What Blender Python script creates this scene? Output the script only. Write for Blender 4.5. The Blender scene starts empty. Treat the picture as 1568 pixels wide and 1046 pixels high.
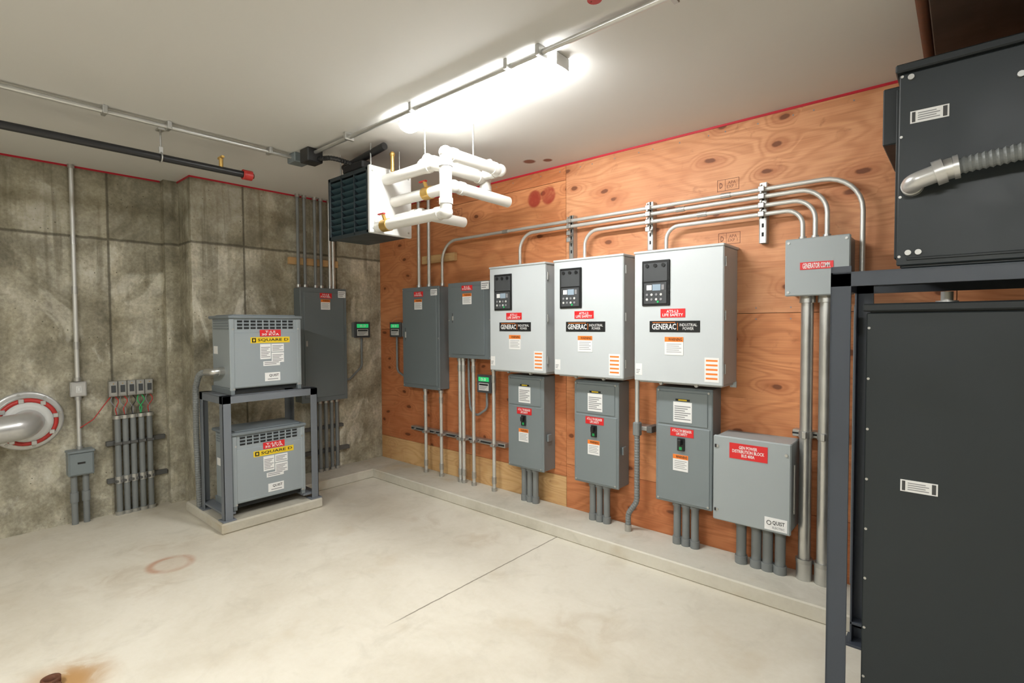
import bpy, bmesh, math, random
from mathutils import Vector, Matrix
random.seed(4)
C = bpy.context
COL = C.collection
H = 1.6
HC = 2.9075

# ------------------------------------------------------------------ materials
class NT:
    def __init__(s, name):
        s.m = bpy.data.materials.new(name); s.m.use_nodes = True
        s.t = s.m.node_tree; s.t.nodes.clear()
        s.out = s.t.nodes.new('ShaderNodeOutputMaterial')
        s.b = s.t.nodes.new('ShaderNodeBsdfPrincipled')
        s.t.links.new(s.b.outputs[0], s.out.inputs[0])
    def n(s, typ, **kw):
        x = s.t.nodes.new(typ)
        for k, v in kw.items(): setattr(x, k, v)
        return x
    def put(s, sock, v):
        if isinstance(v, bpy.types.NodeSocket): s.t.links.new(v, sock)
        else:
            if sock.type == 'RGBA' and len(v) == 3: v = (*v, 1)
            sock.default_value = v
    def pos(s): return s.n('ShaderNodeNewGeometry').outputs['Position']
    def sep(s, v):
        x = s.n('ShaderNodeSeparateXYZ'); s.put(x.inputs[0], v); return x.outputs
    def mapping(s, v, scale=(1, 1, 1), loc=(0, 0, 0)):
        x = s.n('ShaderNodeMapping'); s.put(x.inputs[0], v)
        x.inputs['Scale'].default_value = scale; x.inputs['Location'].default_value = loc
        return x.outputs[0]
    def noise(s, v, scale, detail=4, dist=0, rough=0.55):
        x = s.n('ShaderNodeTexNoise'); s.put(x.inputs['Vector'], v)
        x.inputs['Scale'].default_value = scale; x.inputs['Detail'].default_value = detail
        x.inputs['Distortion'].default_value = dist; x.inputs['Roughness'].default_value = rough
        return x.outputs['Fac']
    def math(s, op, a, b=0.0, c=0.0, clamp=False):
        x = s.n('ShaderNodeMath', operation=op, use_clamp=clamp)
        s.put(x.inputs[0], a); s.put(x.inputs[1], b); s.put(x.inputs[2], c)
        return x.outputs[0]
    def ramp(s, f, stops):
        x = s.n('ShaderNodeValToRGB'); s.put(x.inputs[0], f)
        e = x.color_ramp.elements
        while len(e) < len(stops): e.new(0.5)
        for el, (p, c) in zip(e, stops):
            el.position = p
            if not hasattr(c, '__len__'): c = (c, c, c)
            el.color = (*c, 1)
        return x.outputs[0]
    def mix(s, f, a, b, mode='MIX'):
        x = s.n('ShaderNodeMix', data_type='RGBA', blend_type=mode)
        s.put(x.inputs[0], f); s.put(x.inputs[6], a); s.put(x.inputs[7], b)
        return x.outputs[2]
    def near(s, v, p, r0, r1):
        x = s.n('ShaderNodeVectorMath', operation='DISTANCE'); s.put(x.inputs[0], v); x.inputs[1].default_value = p
        mr = s.n('ShaderNodeMapRange', interpolation_type='SMOOTHSTEP'); s.put(mr.inputs[0], x.outputs['Value'])
        mr.inputs[1].default_value = r0; mr.inputs[2].default_value = r1
        mr.inputs[3].default_value = 1; mr.inputs[4].default_value = 0
        return mr.outputs[0]
    def mr(s, v, a, b, c, d):
        mr = s.n('ShaderNodeMapRange', interpolation_type='SMOOTHSTEP'); s.put(mr.inputs[0], v)
        for i, q in enumerate((a, b, c, d)): mr.inputs[i+1].default_value = q
        return mr.outputs[0]
    def fin(s, col, rough=0.6, metal=0.0, bump=None, bstr=0.2, bdist=0.01, spec=None):
        s.put(s.b.inputs['Base Color'], col); s.put(s.b.inputs['Roughness'], rough)
        s.put(s.b.inputs['Metallic'], metal)
        if spec is not None: s.b.inputs['Specular IOR Level'].default_value = spec
        if bump is not None:
            b = s.n('ShaderNodeBump'); b.inputs['Strength'].default_value = bstr
            b.inputs['Distance'].default_value = bdist
            s.put(b.inputs['Height'], bump); s.t.links.new(b.outputs[0], s.b.inputs['Normal'])
        return s.m

def paint(name, col, rough=0.45, metal=0.0, var=0.06, scale=6, spec=None):
    q = NT(name); p = q.pos()
    f = q.noise(p, scale, 3)
    c = q.mix(f, tuple(x*(1-var) for x in col), tuple(min(1, x*(1+var)) for x in col))
    return q.fin(c, q.mr(f, 0.3, 0.7, rough*0.9, min(1, rough*1.1)), metal, spec=spec)

def emis(name, col, s):
    q = NT(name); m = q.fin(col, 0.5)
    q.b.inputs['Emission Color'].default_value = (*col, 1); q.b.inputs['Emission Strength'].default_value = s
    return m

def concrete_wall(name):
    q = NT(name); p = q.pos(); xyz = q.sep(p)
    big = q.noise(p, 1.5, 6, 0.7, 0.6)
    patch = q.noise(q.mapping(p, (1, 1, 0.7), (5, 2, 9)), 2.6, 5, 1.2, 0.6)
    st = q.noise(q.mapping(p, (6, 6, 0.8)), 1.0, 4, 0.2)
    fine = q.noise(p, 42, 3, 0, 0.7)
    mid = q.noise(p, 6, 6, 0.6, 0.6)
    c = q.ramp(big, [(0.34, (0.225, 0.203, 0.145)), (0.50, (0.385, 0.355, 0.270)), (0.66, (0.58, 0.55, 0.45))])
    c = q.mix(q.mr(patch, 0.54, 0.66, 0, 0.55), c, (0.66, 0.63, 0.53))
    c = q.mix(q.mr(patch, 0.46, 0.36, 0, 0.35), c, (0.20, 0.175, 0.115))
    c = q.mix(0.35, c, q.ramp(st, [(0.36, 0.28), (0.5, 0.52), (0.66, 0.74)]), 'OVERLAY')
    c = q.mix(0.45, c, q.ramp(mid, [(0.38, 0.30), (0.62, 0.70)]), 'OVERLAY')
    c = q.mix(0.28, c, q.ramp(fine, [(0.3, 0.1), (0.7, 0.85)]), 'OVERLAY')
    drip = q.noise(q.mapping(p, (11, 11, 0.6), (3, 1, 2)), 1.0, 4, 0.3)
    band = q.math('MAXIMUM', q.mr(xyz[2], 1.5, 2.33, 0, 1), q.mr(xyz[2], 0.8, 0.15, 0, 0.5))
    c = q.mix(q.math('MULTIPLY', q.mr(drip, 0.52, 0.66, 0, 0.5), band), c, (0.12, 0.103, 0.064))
    # form-panel tone steps + joints (panels 0.94 m wide, horizontal joint at 2.34 m)
    sy = q.math('DIVIDE', q.math('ADD', xyz[1], 1.49+94), 0.94)
    fr = q.math('FRACT', sy); cell = q.math('FLOOR', sy)
    wn = q.n('ShaderNodeTexWhiteNoise', noise_dimensions='2D')
    cb = q.n('ShaderNodeCombineXYZ'); q.put(cb.inputs[0], cell)
    q.put(cb.inputs[1], q.math('GREATER_THAN', xyz[2], 2.34)); q.t.links.new(cb.outputs[0], wn.inputs[0])
    tone = q.mr(wn.outputs[0], 0, 1, 0.86, 1.12)
    c = q.mix(1.0, c, tone, 'MULTIPLY')
    c = q.mix(q.mr(xyz[2], 2.335, 2.345, 0, 0.35), c, (0.14, 0.122, 0.075))
    dz = q.math('ABSOLUTE', q.math('ADD', q.math('SUBTRACT', xyz[2], 2.34), q.math('MULTIPLY', q.math('SUBTRACT', mid, 0.5), 0.03)))
    dy = q.math('MULTIPLY', q.math('MINIMUM', fr, q.math('SUBTRACT', 1.0, fr)), 0.94)
    lin = q.math('MAXIMUM', q.mr(dz, 0.004, 0.018, 0.7, 0), q.mr(dy, 0.003, 0.014, 0.7, 0))
    c = q.mix(lin, c, (0.065, 0.057, 0.04))
    vo = q.n('ShaderNodeTexVoronoi'); q.put(vo.inputs['Vector'], p); vo.inputs['Scale'].default_value = 22
    pit = q.mr(vo.outputs['Distance'], 0.05, 0.14, 1, 0)
    pit = q.math('MULTIPLY', pit, q.mr(mid, 0.5, 0.62, 0, 0.8))
    c = q.mix(pit, c, (0.05, 0.045, 0.03))
    h = q.math('ADD', q.math('MULTIPLY', fine, 0.35), q.math('SUBTRACT', mid, q.math('ADD', lin, pit)))
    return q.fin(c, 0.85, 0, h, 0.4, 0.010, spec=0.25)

def slab_concrete(name, a, b, stain=True, joint=False):
    q = NT(name); p = q.pos(); xyz = q.sep(p)
    big = q.noise(p, 0.9, 5, 0.6, 0.6); fine = q.noise(p, 30, 3, 0, 0.7); mid = q.noise(p, 4, 6, 1.0, 0.6)
    c = q.mix(q.mr(big, 0.3, 0.7, 0, 1), a, b)
    c = q.mix(q.mr(mid, 0.5, 0.72, 0, 0.28), c, tuple(x*0.80 for x in a))
    c = q.mix(0.10, c, q.ramp(fine, [(0.3, 0.3), (0.7, 0.7)]), 'OVERLAY')
    h = fine
    if joint:
        wob = q.math('MULTIPLY', q.math('SUBTRACT', q.noise(p, 14, 2), 0.5), 0.010)
        d = q.math('ABSOLUTE', q.math('ADD', q.math('SUBTRACT', xyz[0], 2.78), wob))
        l = q.math('MULTIPLY', q.mr(d, 0.002, 0.007, 0.8, 0), q.mr(xyz[1], -1.95, -1.75, 0, 1))
        c = q.mix(l, c, (0.14, 0.115, 0.075))
        d2 = q.near(p, (1.06, -2.43, 0), 0.12, 0.16); d3 = q.near(p, (1.06, -2.43, 0), 0.08, 0.115)
        ring = q.math('MULTIPLY', q.math('SUBTRACT', d2, d3), q.mr(mid, 0.35, 0.6, 0.25, 0.75))
        c = q.mix(ring, c, (0.46, 0.24, 0.15))
        c = q.mix(q.math('MULTIPLY', d2, 0.18), c, (0.46, 0.28, 0.18))
        rust = q.near(p, (2.05, -3.13, 0), 0.05, 0.26)
        rust = q.math('MULTIPLY', rust, q.mr(mid, 0.36, 0.6, 0.1, 0.95))
        c = q.mix(rust, c, (0.42, 0.23, 0.08))
        for (sx, sy_, r) in ((1.35, -2.65, .25), (0.95, -2.75, .3), (0.7, -2.4, .3), (1.75, -0.95, .35), (2.35, -0.8, .25), (3.6, -1.3, .4)):
            s1 = q.math('MULTIPLY', q.near(p, (sx, sy_, 0), 0.02, r), q.mr(mid, 0.42, 0.62, 0.0, 0.32))
            c = q.mix(s1, c, (0.48, 0.38, 0.26))
    if stain:
        v = q.mr(q.noise(p, 2.6, 3), 0.58, 0.74, 0, 0.22 if joint else 0.5)
        c = q.mix(v, c, (0.46, 0.36, 0.22))
    return q.fin(c, q.mr(mid, 0.3, 0.7, 0.55, 0.8), 0, h, 0.12, 0.005, spec=0.3)

def plywood(name, off, light, dark, knot=True, sc=1.0):
    q = NT(name); p = q.mapping(q.pos(), (1, 1, 1), off); xyz = q.sep(p)
    wv = q.noise(q.mapping(p, (1.6, 1, 2.2)), 1.0, 2, 0)
    cb = q.n('ShaderNodeCombineXYZ')
    q.put(cb.inputs[0], q.math('ADD', q.math('MULTIPLY', xyz[0], 2.6), q.math('MULTIPLY', wv, 1.0)))
    q.put(cb.inputs[1], q.math('MULTIPLY', xyz[2], 5.0))
    vo = q.n('ShaderNodeTexVoronoi', voronoi_dimensions='2D'); q.put(vo.inputs['Vector'], cb.outputs[0])
    vo.inputs['Scale'].default_value = 1.0; vo.inputs['Randomness'].default_value = 0.8
    kd = vo.outputs['Distance']
    on = q.math('GREATER_THAN', q.sep(vo.outputs['Color'])[0], 0.45)
    w = q.noise(q.mapping(p, (0.8*sc, 1, 3.0*sc)), 1.0, 2, 0.5, 0.5)
    f = q.math('ADD', q.math('MULTIPLY', w, 15.0), q.math('MULTIPLY', on, q.mr(kd, 0.0, 0.45, 2.6, 0.0)))
    ring = q.math('PINGPONG', f, 0.5)
    fib = q.noise(q.mapping(p, (3, 1, 110)), 1.0, 3)
    big = q.noise(p, 1.5, 5, 0.8)
    c = q.mix(q.mr(ring, 0.12, 0.5, 0.0, 0.46), light, dark)
    c = q.mix(q.mr(big, 0.38, 0.66, 0, 0.65), c, tuple(x*y for x, y in zip(light, (0.74, 0.60, 0.52))))
    c = q.mix(0.30, c, q.ramp(fib, [(0.3, 0.28), (0.7, 0.72)]), 'OVERLAY')
    blem = q.noise(p, 9, 5, 0.5)
    if knot:
        halo = q.math('MULTIPLY', on, q.mr(kd, 0.06, 0.34, 0.50, 0))
        c = q.mix(halo, c, (0.36, 0.110, 0.040))
        kk = q.math('MULTIPLY', on, q.mr(q.math('ADD', kd, q.math('MULTIPLY', q.math('SUBTRACT', blem, 0.5), 0.12)), 0.055, 0.10, 0.85, 0))
        c = q.mix(kk, c, (0.13, 0.040, 0.016))
    c = q.mix(q.mr(blem, 0.60, 0.74, 0, 0.45), c, (0.28, 0.095, 0.036))
    pp = q.pos()
    for c0 in ((2.27, 0, 2.68), (2.42, 0, 2.685)):
        k = q.math('MULTIPLY', q.near(pp, c0, 0.06, 0.085), q.mr(blem, 0.3, 0.6, 0.55, 0.95))
        c = q.mix(k, c, (0.30, 0.035, 0.02))
    return q.fin(c, 0.55, 0, q.math('ADD', fib, ring), 0.10, 0.003, spec=0.3)

M = {}
M['conc'] = concrete_wall('board_formed_concrete')
M['floor'] = slab_concrete('floor_concrete', (0.60, 0.548, 0.445), (0.715, 0.67, 0.57), True, True)
M['curb'] = slab_concrete('curb_concrete', (0.46, 0.43, 0.35), (0.64, 0.605, 0.52), True, False)
M['ply1'] = plywood('plywood_a', (0, 0, 0), (0.63, 0.270, 0.118), (0.38, 0.122, 0.045))
M['ply2'] = plywood('plywood_b', (7, 3, 5), (0.67, 0.330, 0.168), (0.43, 0.160, 0.066))
M['ply3'] = plywood('plywood_c', (3, 9, 2), (0.56, 0.218, 0.090), (0.35, 0.105, 0.038))
M['ply4'] = plywood('plywood_pale', (1, 2, 8), (0.68, 0.44, 0.21), (0.52, 0.28, 0.10), False)
q = NT('ceiling_paint'); p = q.pos()
c = q.mix(q.noise(p, 1.0, 4), (0.62, 0.612, 0.585), (0.67, 0.66, 0.635))
bn = q.noise(p, 30, 2)
for cc, r in (((2.42, -0.25, HC), 0.06), ((2.55, -0.18, HC), 0.045)):
    c = q.mix(q.math('MULTIPLY', q.near(p, cc, r*0.6, r), 0.9), c, (0.22, 0.07, 0.04))
M['ceil'] = q.fin(c, 0.7, 0, bn, 0.05, 0.003, spec=0.3)
M['soffit'] = paint('soffit_brown', (0.050, 0.034, 0.026), 0.7)
M['red'] = paint('red_sealant', (0.50, 0.010, 0.03), 0.5)
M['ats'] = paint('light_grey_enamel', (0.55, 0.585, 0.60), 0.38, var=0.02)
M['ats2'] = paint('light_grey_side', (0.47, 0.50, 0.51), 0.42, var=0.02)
M['gpanel'] = paint('panel_grey', (0.145, 0.170, 0.180), 0.42, var=0.04)
M['gbrk'] = paint('breaker_grey', (0.195, 0.226, 0.236), 0.42, var=0.04)
M['gbox'] = paint('box_grey', (0.33, 0.365, 0.37), 0.45, var=0.03)
M['xfm'] = paint('transformer_grey', (0.29, 0.328, 0.345), 0.42, var=0.03)
M['xfmd'] = paint('transformer_grey_lid', (0.175, 0.203, 0.218), 0.45, var=0.03)
M['rackg'] = paint('rack_grey', (0.165, 0.182, 0.205), 0.5)
M['rackd'] = paint('rack_dark', (0.050, 0.060, 0.078), 0.45)
M['cabd'] = paint('cabinet_dark', (0.022, 0.028, 0.031), 0.42, var=0.05, spec=0.35)
M['cabd2'] = paint('cabinet_dark_trim', (0.015, 0.019, 0.021), 0.45, spec=0.35)
M['steel'] = paint('galvanised_conduit', (0.60, 0.60, 0.58), 0.36, 0.85, 0.12, 9)
M['steelw'] = paint('emt_conduit_bright', (0.64, 0.64, 0.61), 0.42, 0.5, 0.08, 9)
M['pvc'] = paint('grey_pvc', (0.20, 0.213, 0.212), 0.5)
M['strut'] = paint('strut_steel', (0.50, 0.50, 0.48), 0.4, 0.8)
M['darkst'] = paint('dark_strut', (0.12, 0.12, 0.115), 0.5, 0.3)
M['whitep'] = paint('white_pipe_jacket', (0.66, 0.645, 0.60), 0.5, var=0.03)
M['white'] = paint('white_sticker', (0.80, 0.80, 0.79), 0.5, var=0.01)
M['wgrey'] = paint('white_enamel', (0.64, 0.64, 0.62), 0.45, var=0.02)
M['labr'] = paint('red_label', (0.66, 0.018, 0.022), 0.4, var=0.02)
M['laby'] = paint('yellow_label', (0.80, 0.56, 0.02), 0.4, var=0.02)
M['labo'] = paint('orange_label', (0.85, 0.22, 0.03), 0.4, var=0.02)
M['black'] = paint('black_plastic', (0.014, 0.015, 0.016), 0.3)
M['dkgrey'] = paint('dark_plastic', (0.06, 0.064, 0.068), 0.35)
M['slot'] = paint('slot_shadow_black', (0.012, 0.014, 0.015), 0.8)
M['ink'] = paint('print_ink', (0.05, 0.05, 0.05), 0.6)
M['inkg'] = paint('print_ink_grey', (0.25, 0.25, 0.26), 0.6)
M['inkb'] = paint('stamp_ink_brown', (0.16, 0.055, 0.03), 0.7)
M['lcd'] = paint('lcd_glass', (0.30, 0.38, 0.46), 0.15)
M['green'] = emis('green_display', (0.02, 0.40, 0.12), 0.8)
try: M['green'].cycles.emission_sampling = 'NONE'
except Exception: pass
M['greenp'] = paint('green_wire', (0.02, 0.42, 0.12), 0.4)
M['redp'] = paint('red_paint', (0.46, 0.03, 0.025), 0.4)
M['brass'] = paint('brass', (0.62, 0.40, 0.12), 0.35, 0.8)
M['blackp'] = paint('black_iron_pipe', (0.015, 0.015, 0.016), 0.4)
M['wood'] = plywood('pine_block', (4, 4, 4), (0.60, 0.40, 0.19), (0.45, 0.25, 0.10), False)
M['heatd'] = paint('heater_charcoal', (0.018, 0.028, 0.034), 0.45)
M['heats'] = paint('heater_slat', (0.030, 0.060, 0.072), 0.4)
M['rust'] = paint('rusty_iron', (0.13, 0.05, 0.025), 0.8, 0.2, 0.5, 20)
M['alum'] = paint('brushed_aluminium', (0.60, 0.60, 0.59), 0.34, 0.6, 0.1, 12)
M['lamp'] = emis('lamp_diffuser', (0.97, 0.98, 0.97), 112)
M['lamp2'] = emis('lamp_diffuser_rear', (0.97, 0.98, 0.97), 150)

# ------------------------------------------------------------------ builder
TXT = {}
def text_mesh(s, bold):
    k = (s, bold)
    if k not in TXT:
        cu = bpy.data.curves.new('txt', 'FONT'); cu.body = s; cu.size = 1; cu.align_x = 'CENTER'
        cu.space_line = 0.9; cu.resolution_u = 2; cu.offset = 0.018 if bold else 0.0
        ob = bpy.data.objects.new('txt', cu)
        me = bpy.data.meshes.new_from_object(ob)
        vs = [v.co.copy() for v in me.vertices]; fs = [tuple(f.vertices) for f in me.polygons]
        bpy.data.objects.remove(ob); bpy.data.meshes.remove(me); bpy.data.curves.remove(cu)
        xs = [v.x for v in vs]; ys = [v.y for v in vs]
        TXT[k] = (vs, fs, min(xs), max(xs), min(ys), max(ys))
    return TXT[k]

class Bd:
    def __init__(s, name):
        s.name = name; s.V = []; s.F = []; s.MI = []; s.S = []; s.mats = []
    def mi(s, m):
        m = M[m]
        if m not in s.mats: s.mats.append(m)
        return s.mats.index(m)
    def add(s, vs, fs, m, smooth=False):
        o = len(s.V); s.V += [tuple(v) for v in vs]; i = s.mi(m)
        for f in fs:
            s.F.append(tuple(o+k for k in f)); s.MI.append(i); s.S.append(smooth)
    def box(s, x0, x1, y0, y1, z0, z1, m, b=0.0, mat4=None):
        x0, x1 = min(x0, x1), max(x0, x1); y0, y1 = min(y0, y1), max(y0, y1); z0, z1 = min(z0, z1), max(z0, z1)
        c = Vector(((x0+x1)/2, (y0+y1)/2, (z0+z1)/2)); h = ((x1-x0)/2, (y1-y0)/2, (z1-z0)/2)
        b = min(b, min(h)*0.8)
        if b <= 0:
            vs = [c+Vector((sx*h[0], sy*h[1], sz*h[2])) for sx in (-1, 1) for sy in (-1, 1) for sz in (-1, 1)]
            fs = [(0, 1, 3, 2), (4, 6, 7, 5), (0, 4, 5, 1), (2, 3, 7, 6), (0, 2, 6, 4), (1, 5, 7, 3)]
        else:
            idx = {}; vs = []
            for sx in (-1, 1):
                for sy in (-1, 1):
                    for sz in (-1, 1):
                        for a in range(3):
                            sg = (sx, sy, sz)
                            v = [sg[k]*(h[k] if k == a else h[k]-b) for k in range(3)]
                            idx[(sg, a)] = len(vs); vs.append(c+Vector(v))
            fs = []
            def orient(f):
                n = (vs[f[1]]-vs[f[0]]).cross(vs[f[2]]-vs[f[1]])
                ctr = sum((vs[k] for k in f), Vector())/len(f)-c
                return f if n.dot(ctr) > 0 else tuple(reversed(f))
            for a in range(3):
                o = [k for k in range(3) if k != a]
                for sa in (-1, 1):
                    f = []
                    for (p, r) in ((-1, -1), (1, -1), (1, 1), (-1, 1)):
                        sg = [0]*3; sg[a] = sa; sg[o[0]] = p; sg[o[1]] = r; f.append(idx[(tuple(sg), a)])
                    n = (vs[f[1]]-vs[f[0]]).cross(vs[f[2]]-vs[f[1]])
                    if n[a]*sa < 0: f.reverse()
                    fs.append(tuple(f))
            for cx_ in range(3):
                a, bb = [k for k in range(3) if k != cx_]
                for sa in (-1, 1):
                    for sb in (-1, 1):
                        g = []
                        for sc in (-1, 1):
                            sg = [0]*3; sg[a] = sa; sg[bb] = sb; sg[cx_] = sc; g.append(tuple(sg))
                        fs.append(orient((idx[(g[0], a)], idx[(g[1], a)], idx[(g[1], bb)], idx[(g[0], bb)])))
            for sx in (-1, 1):
                for sy in (-1, 1):
                    for sz in (-1, 1):
                        fs.append(orient(tuple(idx[((sx, sy, sz), a)] for a in range(3))))
        if mat4 is not None: vs = [mat4 @ v for v in vs]
        s.add(vs, fs, m)
    def frame(s, d):
        d = d.normalized(); a = Vector((0, 0, 1)) if abs(d.z) < 0.9 else Vector((1, 0, 0))
        u = d.cross(a).normalized(); return u, d.cross(u).normalized()
    def rings(s, rs, m, seg, caps=True, smooth=True):
        vs = []; fs = []
        for (p, u, v, r) in rs:
            for k in range(seg):
                t = 2*math.pi*k/seg; vs.append(p+u*(r*math.cos(t))+v*(r*math.sin(t)))
        for i in range(len(rs)-1):
            for k in range(seg):
                k2 = (k+1) % seg
                fs.append((i*seg+k, i*seg+k2, (i+1)*seg+k2, (i+1)*seg+k))
        s.add(vs, fs, m, smooth)
        if caps:
            s.add(vs[:seg], [tuple(reversed(range(seg)))], m); s.add(vs[-seg:], [tuple(range(seg))], m)
    def cyl(s, p0, p1, r, m, seg=16, r2=None):
        p0 = Vector(p0); p1 = Vector(p1); u, v = s.frame(p1-p0)
        s.rings([(p0, u, v, r), (p1, u, v, r if r2 is None else r2)], m, seg)
    def lathe(s, p0, d, prof, m, seg=32):
        p0 = Vector(p0); d = Vector(d).normalized(); u, v = s.frame(d)
        s.rings([(p0+d*a, u, v, r) for a, r in prof], m, seg)
    def path(s, pts, R):
        pts = [Vector(p) for p in pts]; out = [pts[0]]
        for i in range(1, len(pts)-1):
            a, b, c = pts[i-1], pts[i], pts[i+1]
            d1 = (b-a); d2 = (c-b); l1 = d1.length; l2 = d2.length; d1.normalize(); d2.normalize()
            ang = d1.angle(d2)
            if ang < 0.02: out.append(b); continue
            t = min(R*math.tan(ang/2), l1*0.49, l2*0.49)
            s0 = b-d1*t; s3 = b+d2*t; k = 0.5523
            s1 = s0+d1*t*k; s2 = s3-d2*t*k
            for j in range(9):
                w = j/8; out.append(s0*(1-w)**3+s1*3*w*(1-w)**2+s2*3*w*w*(1-w)+s3*w**3)
        out.append(pts[-1]); return out
    def tube(s, pts, r, m, R=0.1, seg=12, rib=None, amp=1.14):
        P = s.path(pts, R)
        if rib:
            Q = [P[0]]; acc = 0.0
            for a, b in zip(P, P[1:]):
                L = (b-a).length
                while acc+L >= rib:
                    a = a.lerp(b, (rib-acc)/L); Q.append(a); L = (b-a).length; acc = 0.0
                acc += L
            P = Q
        rs = []; T = []
        for i in range(len(P)):
            if i == 0: t = P[1]-P[0]
            elif i == len(P)-1: t = P[-1]-P[-2]
            else: t = (P[i+1]-P[i]).normalized()+(P[i]-P[i-1]).normalized()
            T.append(t.normalized())
        u, v = s.frame(T[0])
        for i, p in enumerate(P):
            if i:
                u = (u-T[i]*u.dot(T[i])).normalized(); v = T[i].cross(u)
            rr = r*(amp if (rib and i % 2) else 1.0)
            rs.append((p, u, v, rr))
        s.rings(rs, m, seg, True, not rib)
    def sphere(s, c, r, m, seg=16, sc=(1, 1, 1)):
        vs = []; fs = []; n = seg//2
        for i in range(n+1):
            a = math.pi*i/n
            for k in range(seg):
                t = 2*math.pi*k/seg
                vs.append(Vector(c)+Vector((r*sc[0]*math.sin(a)*math.cos(t), r*sc[1]*math.sin(a)*math.sin(t), r*sc[2]*math.cos(a))))
        for i in range(n):
            for k in range(seg):
                k2 = (k+1) % seg; fs.append((i*seg+k, (i+1)*seg+k, (i+1)*seg+k2, i*seg+k2))
        s.add(vs, fs, m, True)
    def torus(s, c, n, R, r, m, seg=32, s2=10, a0=0.0, a1=2*math.pi):
        c = Vector(c); n = Vector(n).normalized(); u, v = s.frame(n); vs = []; fs = []
        full = abs(a1-a0-2*math.pi) < 1e-6; N = seg if full else seg+1
        for i in range(N):
            a = a0+(a1-a0)*i/seg; d = u*math.cos(a)+v*math.sin(a)
            for k in range(s2):
                t = 2*math.pi*k/s2; vs.append(c+d*(R+r*math.cos(t))+n*(r*math.sin(t)))
        for i in range(seg):
            j = (i+1) % N
            for k in range(s2):
                fs.append((i*s2+k, j*s2+k, j*s2+(k+1) % s2, i*s2+(k+1) % s2))
        s.add(vs, fs, m, True)
    def text(s, st, o, R, U, w, h, m, bold=True, keep=False):
        vs, fs, a, b, c, d = text_mesh(st, bold)
        o = Vector(o); R = Vector(R); U = Vector(U)
        sx = w/(b-a); sy = h/(d-c)
        if keep: sx = sy = min(sx, sy)
        s.add([o+R*((v.x-(a+b)/2)*sx)+U*((v.y-(c+d)/2)*sy) for v in vs], fs, m)
    def done(s, parent=None):
        me = bpy.data.meshes.new(s.name)
        xs = [v[0] for v in s.V]; ys = [v[1] for v in s.V]; zs = [v[2] for v in s.V]
        c = Vector(((min(xs)+max(xs))/2, (min(ys)+max(ys))/2, min(zs)))
        me.from_pydata([tuple(Vector(v)-c) for v in s.V], [], s.F)
        for m in s.mats: me.materials.append(m)
        me.polygons.foreach_set('material_index', s.MI); me.polygons.foreach_set('use_smooth', s.S)
        me.update()
        ob = bpy.data.objects.new(s.name, me); ob.location = c; COL.objects.link(ob)
        return ob

class Face:
    """flat front of a cabinet: o = top-left corner, R to the viewer's right, N outward"""
    def __init__(s, b, o, R, N, W, Ht):
        s.b = b; s.o = Vector(o); s.R = Vector(R); s.N = Vector(N); s.W = W; s.H = Ht; s.U = Vector((0, 0, 1))
    def pt(s, u, v, d=0): return s.o+s.R*(u*s.W)-s.U*(v*s.H)+s.N*d
    def box(s, u0, u1, v0, v1, d0, d1, m, b=0.0):
        a = s.pt(u0, v0, d0); c = s.pt(u1, v1, d1)
        s.b.box(a.x, c.x, a.y, c.y, a.z, c.z, m, b)
    def text(s, st, u0, u1, v0, v1, d, m, bold=True, keep=False):
        s.b.text(st, s.pt((u0+u1)/2, (v0+v1)/2, d), s.R, s.U, (u1-u0)*s.W, (v1-v0)*s.H, m, bold, keep)
    def cyl(s, u, v, d0, d1, r, m, seg=14):
        s.b.cyl(s.pt(u, v, d0), s.pt(u, v, d1), r, m, seg)
    def red(s, u0, u1, v0, v1, st, d=0.001):
        s.box(u0, u1, v0, v1, d, d+0.0015, 'labr')
        s.text(st, u0+(u1-u0)*.08, u1-(u1-u0)*.08, v0+(v1-v0)*.14, v1-(v1-v0)*.14, d+0.0022, 'white')
    def warn(s, u0, u1, v0, v1, d=0.001):
        s.box(u0, u1, v0, v1, d, d+0.0015, 'white')
        h = v1-v0; w = u1-u0
        s.box(u0, u1, v0, v0+h*.27, d+.0015, d+.0022, 'labo')
        s.text('WARNING', u0+w*.2, u1-w*.06, v0+h*.05, v0+h*.22, d+.003, 'black')
        for i in range(5):
            s.box(u0+w*.1, u1-w*(.1+.12*(i % 2)), v0+h*(.38+.11*i), v0+h*(.41+.11*i), d+.0015, d+.002, 'inkg')
    def sheet(s, u0, u1, v0, v1, n=6, d=0.001, hdr=None):
        s.box(u0, u1, v0, v1, d, d+0.0015, 'white'); h = v1-v0; w = u1-u0
        if hdr: s.box(u0, u1, v0, v0+h*.14, d+.0015, d+.0022, hdr)
        for i in range(n):
            t = .2+.74*i/n
            s.box(u0+w*.07, u1-w*(.07+.15*(i % 3)), v0+h*t, v0+h*(t+.32/n), d+.0015, d+.002, 'inkg')

FX = lambda b, x0, x1, y, z0, z1: Face(b, (x0, y, z1), (1, 0, 0), (0, -1, 0), x1-x0, z1-z0)   # faces -y
FY = lambda b, y0, y1, x, z0, z1: Face(b, (x, y0, z1), (0, 1, 0), (1, 0, 0), y1-y0, z1-z0)    # faces +x

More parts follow.
